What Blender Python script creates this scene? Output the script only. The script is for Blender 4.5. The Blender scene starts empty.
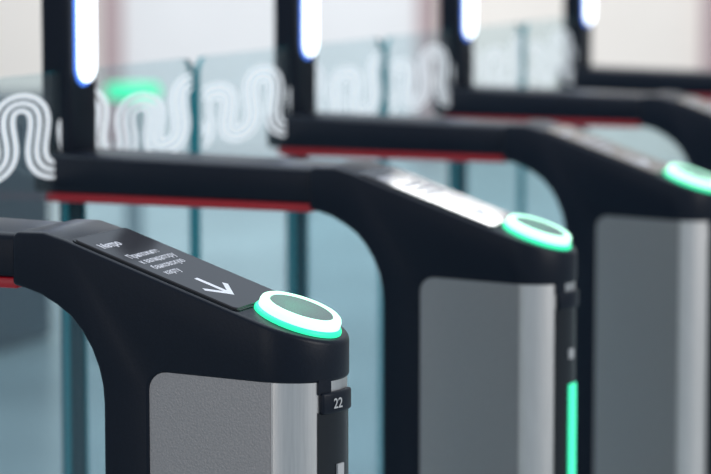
import bpy, bmesh, math
from mathutils import Vector, Matrix
scene = bpy.context.scene
COL = scene.collection
scene.view_settings.view_transform = 'Standard'
TH = math.radians(20.9)
OY = 1.20            # y of turnstile origin
# ------------------------------------------------------------ materials
def mat(name, col, rough=.5, metal=0., emit=None, estr=0., noise=0., nscale=40., bump=0., spec=.5, stretch=None):
    m = bpy.data.materials.new(name); m.use_nodes = True
    nt = m.node_tree; b = nt.nodes["Principled BSDF"]
    b.inputs["Base Color"].default_value = (*col, 1)
    b.inputs["Roughness"].default_value = rough
    b.inputs["Metallic"].default_value = metal
    b.inputs["Specular IOR Level"].default_value = spec
    if emit:
        b.inputs["Emission Color"].default_value = (*emit, 1)
        b.inputs["Emission Strength"].default_value = estr
    if noise or bump:
        tc = nt.nodes.new("ShaderNodeTexCoord"); mp = nt.nodes.new("ShaderNodeMapping")
        if stretch: mp.inputs["Scale"].default_value = stretch
        n = nt.nodes.new("ShaderNodeTexNoise"); n.inputs["Scale"].default_value = nscale
        n.inputs["Detail"].default_value = 4
        nt.links.new(tc.outputs["Object"], mp.inputs[0]); nt.links.new(mp.outputs[0], n.inputs["Vector"])
        if noise:
            r = nt.nodes.new("ShaderNodeMapRange")
            r.inputs["To Min"].default_value = 1-noise; r.inputs["To Max"].default_value = 1+noise
            nt.links.new(n.outputs["Fac"], r.inputs["Value"])
            mx = nt.nodes.new("ShaderNodeMix"); mx.data_type = 'RGBA'; mx.blend_type = 'MULTIPLY'
            mx.inputs["Factor"].default_value = 1
            mx.inputs["A"].default_value = (*col, 1)
            nt.links.new(r.outputs[0], mx.inputs["B"])
            nt.links.new(mx.outputs["Result"], b.inputs["Base Color"])
        if bump:
            bp = nt.nodes.new("ShaderNodeBump"); bp.inputs["Strength"].default_value = bump
            bp.inputs["Distance"].default_value = .001
            nt.links.new(n.outputs["Fac"], bp.inputs["Height"]); nt.links.new(bp.outputs[0], b.inputs["Normal"])
    return m

def glassmat(name, tint, gloss=.08, milky=0.):
    m = bpy.data.materials.new(name); m.use_nodes = True
    nt = m.node_tree; nt.nodes.clear()
    o = nt.nodes.new("ShaderNodeOutputMaterial")
    t = nt.nodes.new("ShaderNodeBsdfTransparent"); t.inputs[0].default_value = (*tint, 1)
    g = nt.nodes.new("ShaderNodeBsdfGlossy"); g.inputs["Roughness"].default_value = .05
    d = nt.nodes.new("ShaderNodeBsdfDiffuse"); d.inputs[0].default_value = (.75, .9, .92, 1)
    m1 = nt.nodes.new("ShaderNodeMixShader"); m2 = nt.nodes.new("ShaderNodeMixShader")
    m1.inputs[0].default_value = gloss
    m2.inputs[0].default_value = milky
    nt.links.new(t.outputs[0], m1.inputs[1]); nt.links.new(g.outputs[0], m1.inputs[2])
    nt.links.new(m1.outputs[0], m2.inputs[1]); nt.links.new(d.outputs[0], m2.inputs[2])
    nt.links.new(m2.outputs[0], o.inputs[0])
    return m

M_black = mat("black_powder_coat", (.0035, .007, .016), .36, noise=.25, nscale=300, bump=.15, spec=.28)
M_blackgloss = mat("black_plastic", (.006, .008, .012), .25)
M_screen = mat("screen_glass", (.010, .011, .016), .05, emit=(.85, .88, 1), estr=.028)
M_bezel = mat("screen_bezel", (.002, .003, .005), .15)
M_steel = mat("brushed_steel", (.45, .415, .405), .40, 1., noise=.18, nscale=420, bump=.3)
M_steel2 = mat("brushed_steel_end_lit", (.80, .76, .73), .34, 1., noise=.14, nscale=60, stretch=(6, 6, .3))  # same steel as the side, with the curved end's highlight in its colour
M_ring = mat("mint_light", (.6, 1, .8), .4, emit=(.50, 1.0, .70), estr=1.35)
M_rim = mat("green_light", (.05, .7, .35), .4, emit=(.01, .80, .36), estr=1.15)
M_disc = mat("reader_rubber", (.20, .23, .23), .6, noise=.3, nscale=600, bump=.4)
M_lamp = mat("white_blue_light", (1, 1, 1), .4, emit=(.84, .93, 1.0), estr=2.8)
M_lamprim = mat("blue_diffuser", (.1, .2, .6), .3, emit=(.06, .22, .95), estr=1.2)
M_red = mat("red_strip", (.20, .01, .015), .35, emit=(.8, .01, .03), estr=.12)
M_green = mat("green_indicator", (.1, .8, .5), .4, emit=(.04, .85, .42), estr=1.1)
M_text = mat("screen_text", (.4, .4, .45), .5, emit=(.8, .84, .92), estr=.26)
M_arrow = mat("screen_arrow", (.5, .5, .55), .5, emit=(.8, .84, .95), estr=.42)
M_label = mat("label_text", (.6, .6, .6), .5)
M_teal = mat("glass_edge", (.01, .22, .26), .2, emit=(.0, .25, .3), estr=.08)  # faint glow put into the teal edge, which emits no light itself
M_pole = mat("dark_teal_pole", (.008, .05, .07), .25)
M_glass = glassmat("clear_glass", (.89, .95, .965), gloss=.05, milky=.03)
M_glass_side = glassmat("side_glass", (.91, .965, .98), gloss=.04, milky=.02)
M_etch = mat("etched_white", (.9, .93, .95), .7, emit=(.9, .95, 1), estr=.45)  # emission added to whiten the pattern, which is no lamp
M_floor = mat("floor_terrazzo", (.36, .42, .44), .3, noise=.35, nscale=1.2)
M_wall = mat("wall_plaster_beige", (.78, .73, .68), .8, noise=.05, nscale=1.5)
M_wallgrey = mat("wall_panel_grey", (.72, .72, .73), .6, noise=.05, nscale=2)
M_maroon = mat("pilaster_mauve", (.42, .32, .33), .6, noise=.1, nscale=3)
M_navy = mat("navy_cabinet", (.02, .04, .07), .4, noise=.2, nscale=6)
M_grey = mat("grey_metal", (.45, .5, .52), .4, .5, noise=.1, nscale=20)

# ------------------------------------------------------------ helpers
def finish(bm, name, m, parent=None, smooth=True, angle=35):
    bmesh.ops.recalc_face_normals(bm, faces=bm.faces)
    me = bpy.data.meshes.new(name); bm.to_mesh(me); bm.free()
    mats = m if isinstance(m, (list, tuple)) else [m]
    for q in mats: me.materials.append(q)
    if smooth:
        me.shade_smooth(); me.set_sharp_from_angle(angle=math.radians(angle))
    ob = bpy.data.objects.new(name, me); COL.objects.link(ob)
    if parent: ob.parent = parent
    return ob

def prism_x(pts, x0, x1):      # profile (y,z) extruded along x
    bm = bmesh.new()
    a = [bm.verts.new((x0, y-OY, z)) for y, z in pts]
    b = [bm.verts.new((x1, y-OY, z)) for y, z in pts]
    n = len(pts)
    bm.faces.new(a); bm.faces.new(b[::-1])
    for i in range(n): bm.faces.new((a[i], b[i], b[(i+1) % n], a[(i+1) % n]))
    bmesh.ops.recalc_face_normals(bm, faces=bm.faces)
    return bm

def prism_z(pts, z0, z1):      # plan (x,y) extruded up
    bm = bmesh.new()
    a = [bm.verts.new((x, y-OY, z0)) for x, y in pts]
    b = [bm.verts.new((x, y-OY, z1)) for x, y in pts]
    n = len(pts)
    bm.faces.new(a); bm.faces.new(b[::-1])
    for i in range(n): bm.faces.new((a[i], b[i], b[(i+1) % n], a[(i+1) % n]))
    bmesh.ops.recalc_face_normals(bm, faces=bm.faces)
    return bm

def bevel_mod(ob, w, seg=3, ang=32):
    md = ob.modifiers.new("bevel", 'BEVEL'); md.width = w; md.segments = seg
    md.limit_method = 'ANGLE'; md.angle_limit = math.radians(ang)

def bake(ob, angle=40):
    dg = bpy.context.evaluated_depsgraph_get(); dg.update()
    me = bpy.data.meshes.new_from_object(ob.evaluated_get(dg))
    ob.modifiers.clear(); ob.data = me
    me.shade_smooth(); me.set_sharp_from_angle(angle=math.radians(angle))

def box(bm, x0, x1, y0, y1, z0, z1):
    r = bmesh.ops.create_cube(bm, size=1)
    for v in r['verts']:
        v.co = Vector(((x0+x1)/2+v.co.x*(x1-x0), (y0+y1)/2+v.co.y*(y1-y0), (z0+z1)/2+v.co.z*(z1-z0)))
    return r['verts']

def stadium(hw, yc, yend, n=40, ry=None):
    ry = ry or hw
    pts = [(hw, yend)]
    pts += [(hw*math.cos(t), yc-ry*math.sin(t)) for t in [math.pi*i/n for i in range(n+1)]]
    pts += [(-hw, yend)]
    return pts

def lathe(profile, n=64):
    bm = bmesh.new(); rings = []
    for r, z in profile:
        if r < 1e-6: rings.append([bm.verts.new((0, 0, z))])
        else: rings.append([bm.verts.new((r*math.cos(2*math.pi*i/n), r*math.sin(2*math.pi*i/n), z)) for i in range(n)])
    for a, b in zip(rings[:-1], rings[1:]):
        for i in range(n):
            j = (i+1) % n
            if len(a) == 1: bm.faces.new((a[0], b[i], b[j]))
            elif len(b) == 1: bm.faces.new((a[i], a[j], b[0]))
            else: bm.faces.new((a[i], a[j], b[j], b[i]))
    return bm

def rrect(w, h, r, n=6):
    pts = []
    for cx, cy, a0 in ((w/2-r, h/2-r, 0), (-w/2+r, h/2-r, 90), (-w/2+r, -h/2+r, 180), (w/2-r, -h/2+r, 270)):
        for i in range(n+1):
            a = math.radians(a0+90*i/n); pts.append((cx+r*math.cos(a), cy+r*math.sin(a)))
    return pts

# ------------------------------------------------------------ turnstile prototype
SL = .348; TA = math.atan(SL)
def topz(y): return 1.069-(1.335-y)*SL
NOSE_Y = 1.113; HW = .07

root = bpy.data.objects.new("turnstile", None); COL.objects.link(root)
root.empty_display_size = .2

CY = .006
prof = [(1.398, 1.070), (1.392, 1.076), (1.360, 1.076), (1.335, 1.069), (1.00, topz(1.00)), (1.00, .9245), (1.212+CY, .9325)]
for i in range(1, 7):
    a = math.radians(90-15*i); prof.append((1.213+CY+.019*math.cos(a), .9135+.019*math.sin(a)))
prof += [(1.232+CY, 0), (1.285+CY, 0), (1.285+CY, .895)]
prof += [(1.2865+CY, .915), (1.291+CY, .934), (1.299+CY, .954), (1.310+CY, .972), (1.323+CY, .987), (1.340+CY, .999), (1.359+CY, 1.009), (1.378+CY, 1.015), (1.398, 1.018)]
housing = finish(prism_x(prof, -.1, .1), "housing", M_black, root, smooth=False)
cut = finish(prism_z(stadium(HW, NOSE_Y, 1.45), -.2, 1.3), "cutter", M_black, smooth=False)
bo = housing.modifiers.new("b", 'BOOLEAN'); bo.operation = 'INTERSECT'; bo.object = cut; bo.solver = 'EXACT'
bevel_mod(housing, .0045, 3, 28)
bake(housing, 40)
bpy.data.objects.remove(cut)

arm = finish(prism_x([(1.390, 1.073), (1.820, 1.083), (1.820, 1.026), (1.390, 1.024)], -.066, .066), "arm", M_black, root, smooth=False)
bevel_mod(arm, .008, 3); bake(arm)
red = finish(prism_x([(1.395, 1.0245), (1.800, 1.0265), (1.800, 1.014), (1.395, 1.013)], -.0640, .0640), "red_light_strip", M_red, root, smooth=False)
bevel_mod(red, .003, 2); bake(red)

bm = prism_z([(HW-.003, 1.100), (-HW+.003, 1.100), (-HW+.003, 1.2345+CY), (HW-.003, 1.2345+CY)], 0, .9345)
body = finish(bm, "steel_side_panel", M_steel, root)
bm = prism_z(stadium(HW-.004, NOSE_Y-.002, 1.0985, ry=HW-.004), 0, .9335)
endp = finish(bm, "steel_end_panel", M_steel2, root)
def arcprism(r0, r1, a0, a1, z0, z1, n=16):
    pts = []
    for i in range(n+1):
        t = math.radians(a0+(a1-a0)*i/n); pts.append((r1*math.sin(t), NOSE_Y-r1*math.cos(t)))
    for i in range(n+1):
        t = math.radians(a1+(a0-a1)*i/n); pts.append((r0*math.sin(t), NOSE_Y-r0*math.cos(t)))
    return prism_z(pts, z0, z1)
strip = finish(arcprism(.055, .0690, -36, 36, 0, .895), "front_strip", M_blackgloss, root)
slot = finish(arcprism(.050, .0675, -34, 34, .895, .932), "card_slot", M_blackgloss, root)
ind = finish(arcprism(.060, .0715, -13, 7, .12, .79), "indicator_light", M_green, strip)
ind2 = finish(arcprism(.060, .0712, -14, -4, .825, .838), "status_light", M_label, strip)
tab = finish(arcprism(.058, .0735, -34, 12, .893, .916), "number_tab", M_black, root, smooth=False)
bevel_mod(tab, .005, 3, 50); bake(tab)
hood = finish(arcprism(.058, .0700, -36, -22, .914, .930), "slot_cheek", M_black, slot, smooth=True)

# screen
L = (1.328-1.141)/math.cos(TA); SC_Y = (1.328+1.141)/2
def slab(w, l, r, z0, z1, name, m, par):
    bm = bmesh.new(); pts = rrect(w, l, r)
    a = [bm.verts.new((x, y, z0)) for x, y in pts]; b = [bm.verts.new((x, y, z1)) for x, y in pts]
    bm.faces.new(a[::-1]); bm.faces.new(b)
    for i in range(len(pts)): bm.faces.new((a[i], a[(i+1) % len(pts)], b[(i+1) % len(pts)], b[i]))
    return finish(bm, name, m, par)
screen = slab(.124, L, .006, -.002, .0030, "screen", M_screen, root)
screen.location = (0, SC_Y-OY, topz(SC_Y)); screen.rotation_euler = (TA, 0, 0)
bezel = slab(.130, L+.006, .008, -.003, .0014, "screen_bezel", M_bezel, screen)

def text_mesh(s, size, loc, align='LEFT', bold=.012):
    cu = bpy.data.curves.new("t", 'FONT'); cu.body = s; cu.size = size; cu.align_x = align
    cu.extrude = .0001; cu.offset = size*bold
    ob = bpy.data.objects.new("t", cu); COL.objects.link(ob)
    dg = bpy.context.evaluated_depsgraph_get(); dg.update()
    me = bpy.data.meshes.new_from_object(ob.evaluated_get(dg))
    me.transform(Matrix.Translation(loc))
    bpy.data.objects.remove(ob)
    return me
top = L/2
bm = bmesh.new(); bm.from_mesh(text_mesh("Метро", .0145, (-.052, top-.032, .0033), bold=.03))
finish(bm, "display_heading", M_text, screen, smooth=False)
bm = bmesh.new()
for s, sz, x, y in (("Приложите", .0130, -.046, top-.063),
                    ("к валидатору", .0130, -.046, top-.078),
                    ("банковскую", .0130, -.046, top-.093),
                    ("карту", .0130, -.046, top-.108)):
    bm.from_mesh(text_mesh(s, sz, (x, y, .0033)))
txt = finish(bm, "display_text", M_text, screen, smooth=False)
bm = bmesh.new()
def bar(p, q, w):
    p = Vector(p); q = Vector(q); d = (q-p).normalized(); n = Vector((-d.y, d.x))*w/2
    bm.faces.new([bm.verts.new((*(c), .0034)) for c in (p+n, q+n, q-n, p-n)])
ax = -.018; ay = top-.003
bar((ax, ay-.125), (ax, ay-.168), .0080)
bar((ax-.028, ay-.148), (ax+.0022, ay-.1695), .0065)
bar((ax+.028, ay-.148), (ax-.0022, ay-.1695), .0065)
arrow = finish(bm, "display_arrow", M_arrow, screen, smooth=False)

# card reader
reader = finish(lathe([(0, -.004), (.0485, -.004), (.0485, .002), (.0470, .0045), (.0450, .0055)]), "card_reader", M_rim, root)
reader.location = (0, 1.0965-OY, topz(1.0965)); reader.rotation_euler = (TA, 0, 0)
ring = finish(lathe([(.0452, .0), (.0452, .0110), (.0440, .0140), (.0420, .0155), (.0385, .0158), (.0360, .0148), (.0353, .0125)]), "light_ring", M_ring, reader, angle=60)
disc = finish(lathe([(.0355, .0120), (.0348, .0146), (.032, .0152), (0, .0152)]), "reader_disc", M_disc, reader)
gl = bpy.data.lights.new("ring_glow", 'POINT'); gl.energy = .03; gl.color = (.05, 1, .5); gl.shadow_soft_size = .012
glo = bpy.data.objects.new("ring_glow", gl); COL.objects.link(glo); glo.parent = reader; glo.location = (0, .010, .045)

# post
post = finish(prism_x([(1.770, 1.03), (1.815, 1.03), (1.815, 1.74), (1.770, 1.74)], -.045, .045), "post", M_black, root, smooth=False)
bevel_mod(post, .007, 3); bake(post)
def pill(hw, z0, z1, y0, y1, name, m, par):
    bm = bmesh.new(); pts = []
    for i in range(17):
        t = math.pi*i/16; pts.append((hw*math.cos(t), z1-hw+hw*math.sin(t)))
    for i in range(17):
        t = math.pi+math.pi*i/16; pts.append((hw*math.cos(t), z0+hw+hw*math.sin(t)))
    a = [bm.verts.new((x, y0-OY, z)) for x, z in pts]; b = [bm.verts.new((x, y1-OY, z)) for x, z in pts]
    bm.faces.new(a); bm.faces.new(b[::-1])
    for i in range(len(pts)): bm.faces.new((a[i], b[i], b[(i+1) % len(pts)], a[(i+1) % len(pts)]))
    ob = finish(bm, name, m, par, smooth=False); bevel_mod(ob, .003, 3, 40); bake(ob); return ob
lr = pill(.029, 1.174, 1.66, 1.767, 1.772, "lamp_rim", M_lamprim, post)
lamp = pill(.024, 1.180, 1.65, 1.760, 1.768, "signal_lamp", M_lamp, post)
bm = lathe([(0, 0), (.019, 0), (.019, 1.03), (0, 1.03)], 24)
pole = finish(bm, "hinge_pole", M_pole, root); pole.location = (0, 1.79-OY, 0)
bm = bmesh.new(); box(bm, -.004, .004, 1.289-OY, 1.770-OY, .12, 1.013)
for f in bm.faces:
    f.material_index = 0 if abs(f.normal.x) > .5 else 1
sg = finish(bm, "side_glass_panel", [M_glass_side, M_teal], root, smooth=False)

# glass door leaves with wave pattern
def leaf(sign):
    bm = bmesh.new(); x0, x1 = .022, .416
    pts = [(x0, .22), (x1-.03, .22)]
    for i in range(7):
        t = math.radians(-90+15*i); pts.append((x1-.03+.03*math.cos(t), .25+.03*math.sin(t)))
    for i in range(7):
        t = math.radians(15*i); pts.append((x1-.03+.03*math.cos(t), 1.165+.03*math.sin(t)))
    pts.append((x0, 1.195))
    a = [bm.verts.new((sign*x, -.005, z)) for x, z in pts]; b = [bm.verts.new((sign*x, .005, z)) for x, z in pts]
    bm.faces.new(a); bm.faces.new(b[::-1])
    for i in range(len(pts)):
        f = bm.faces.new((a[i], b[i], b[(i+1) % len(pts)], a[(i+1) % len(pts)])); f.material_index = 1
    g = finish(bm, "glass_door", [M_glass, M_teal], root, smooth=False)
    g.location = (0, 1.79-OY, 0)
    bm = bmesh.new()
    N = 260; SX = 2.6; per = .074; T = 2.4*2*math.pi; ph = .6 if sign > 0 else 2.4
    def c(t):
        return Vector((-.002+per*t/(2*math.pi)-.009*math.sin(2*(t+ph)), 1.106+.043*math.sin(t+ph)+.010*math.sin(t*.5+ph*2)))
    for off in (-.0100, 0, .0100):
        prev = None
        for i in range(N+1):
            t = T*i/N; p = c(t); d = (c(t+.01)-c(t-.01)).normalized(); n = Vector((-d.y, d.x))
            q0 = p+n*(off-.0026); q1 = p+n*(off+.0026)
            if not all(x0+.004 < q.x*SX < x1-.008 for q in (q0, q1)): prev = None; continue
            cur = (bm.verts.new((sign*q0.x*SX, -.0058, q0.y)), bm.verts.new((sign*q1.x*SX, -.0058, q1.y)))
            if prev: bm.faces.new((prev[0], prev[1], cur[1], cur[0]))
            prev = cur
    for v in [v for v in bm.verts if not v.link_faces]: bm.verts.remove(v)
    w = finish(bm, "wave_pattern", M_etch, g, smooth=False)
    return g
leafR = leaf(1); leaf(-1)

# ------------------------------------------------------------ repeats
S = .853; X0 = 2.70
root.location = (X0, OY, 0)
def tree(o):
    r = [o]
    for ch in o.children: r += tree(ch)
    return r
proto = tree(root)
labels = ["black and steel ticket turnstile with green reader and lit display",
          "black ticket turnstile with mint ring and reflection on display",
          "black ticket turnstile with white lamp post and green reader",
          "black ticket turnstile with white lamp post and glass doors",
          "black turnstile ending the row, with white lamp post"]
roots = [root]
for k in range(1, 5):
    mp = {}
    skip = tree(leafR) if k == 4 else []
    for o in proto:
        if o in skip: continue
        c = o.copy(); COL.objects.link(c); mp[o] = c
    for o in proto:
        if o in mp and o.parent: mp[o].parent = mp[o.parent]
    mp[root].location = (X0+S*k, OY, 0); roots.append(mp[root])
for r, l in zip(roots, labels):
    r["label"] = l; r["category"] = "turnstile"; r["group"] = "row of ticket turnstiles"
# number on the nearest tab
me = text_mesh("22", .015, (0, 0, 0), 'CENTER')
bm = bmesh.new(); bm.from_mesh(me)
num = finish(bm, "number_text", M_label, tab, smooth=False)
ph = math.radians(-17)
num.location = (.0742*math.sin(ph), NOSE_Y-.0742*math.cos(ph)-OY, .899); num.rotation_euler = (math.radians(90), 0, ph)

# ------------------------------------------------------------ setting
def sbox(name, m, x0, x1, y0, y1, z0, z1, kind="structure"):
    bm = bmesh.new(); box(bm, x0, x1, y0, y1, z0, z1)
    o = finish(bm, name, m, smooth=False)
    if kind: o["kind"] = kind
    return o
sbox("floor", M_floor, -6, 16, -8, 16, -.1, 0)
sbox("wall_back", M_wall, 16, 16.2, -8, 16, 0, 4.5)
sbox("trim_1", M_maroon, 15.9, 16, 7.66, 7.80, 0, 4.5)
sbox("trim_2", M_maroon, 15.9, 16, 5.58, 5.68, 0, 4.5)
sbox("trim_3", M_maroon, 15.9, 16, 3.80, 3.92, 0, 4.5)
sbox("trim_4", M_wallgrey, 15.94, 16, 5.68, 7.66, 0, 4.5)

# distant objects
cab = bpy.data.objects.new("ticket_machine", None); COL.objects.link(cab); cab.location = (8.2, 4.75, 0)
bm = bmesh.new(); box(bm, -.25, .25, -.42, .42, 0, .84)
o = finish(bm, "machine_body", M_navy, cab, smooth=False); bevel_mod(o, .02)
bm = bmesh.new(); box(bm, -.262, -.25, -.30, .30, .35, .75)
o = finish(bm, "machine_panel", M_blackgloss, cab, smooth=False)
cab["label"] = "dark navy low metal ticket machine cabinet behind the glass doors"; cab["category"] = "machine"

st = bpy.data.objects.new("card_validator_stand", None); COL.objects.link(st); st.location = (8.25, 3.93, 0)
o = finish(lathe([(0, 0), (.14, 0), (.14, .02), (.03, .035), (.03, .82), (.06, .84), (0, .84)], 32), "stand_pole", M_grey, st)
o = finish(lathe([(0, .84), (.085, .84), (.09, .86), (.085, .885), (0, .89)], 32), "green_reader_light", M_rim, st)
st["label"] = "slim grey stand with a glowing green reader on top"; st["category"] = "card reader"

# lights
def area(name, loc, target, size, sy, e, col):
    l = bpy.data.lights.new(name, 'AREA'); l.shape = 'RECTANGLE'; l.size = size; l.size_y = sy; l.energy = e; l.color = col
    o = bpy.data.objects.new(name, l); COL.objects.link(o); o.location = loc
    o.rotation_euler = (Vector(target)-Vector(loc)).to_track_quat('-Z', 'Y').to_euler()
    return o
area("hall_light", (4, 2.5, 4.2), (4, 2, 0), 5, 4, 125, (.85, .93, 1))
area("nose_fill", (2.5, -4, 2.6), (4, 1.2, .9), 3, 2, 90, (1, .96, .93))  # unseen fill added to brighten the rounded turnstile ends
area("rear_wall_fill", (12, 6, 4.2), (14, 6, 0), 5, 6, 370, (1, .98, .97))  # fill lamp added to make the back wall brighter
area("side_panel_fill", (-3.5, 1.6, 1.3), (4, 1.1, .6), 1.2, 1.6, 16, (1, .93, .88))  # warm fill added behind the camera for a gradient on the steel sides
bm = bmesh.new(); box(bm, -.36, .36, -.03, .03, -.03, .03)
cl = finish(bm, "screen_reflection_bar", mat("reflection_emitter", (1, 1, 1), .5, emit=(1, 1, 1), estr=16), smooth=False)
cl.location = (11.73, 2.87, 3.5); cl.rotation_euler = (0, 0, math.atan2(-.35, .66))  # unseen glowing bar, added so a display mirrors it as a white streak
cl["label"] = "slim white glowing bar added to mirror as a streak in a display"; cl["category"] = "added reflection light"

w = bpy.data.worlds.new("world"); scene.world = w; w.use_nodes = True
nt = w.node_tree; bg = nt.nodes["Background"]
bg.inputs[0].default_value = (.74, .86, 1, 1); bg.inputs[1].default_value = .5

# camera
cam = bpy.data.cameras.new("camera"); co = bpy.data.objects.new("camera", cam); COL.objects.link(co)
cam.lens = 2783/711*36; cam.sensor_width = 36
co.location = (0, 0, 1.40)
co.rotation_euler = (math.radians(90-6.38), 0, TH-math.pi/2)
cam.dof.use_dof = True; cam.dof.focus_distance = 2.93; cam.dof.aperture_fstop = 4.6
cam.clip_end = 200
scene.camera = co
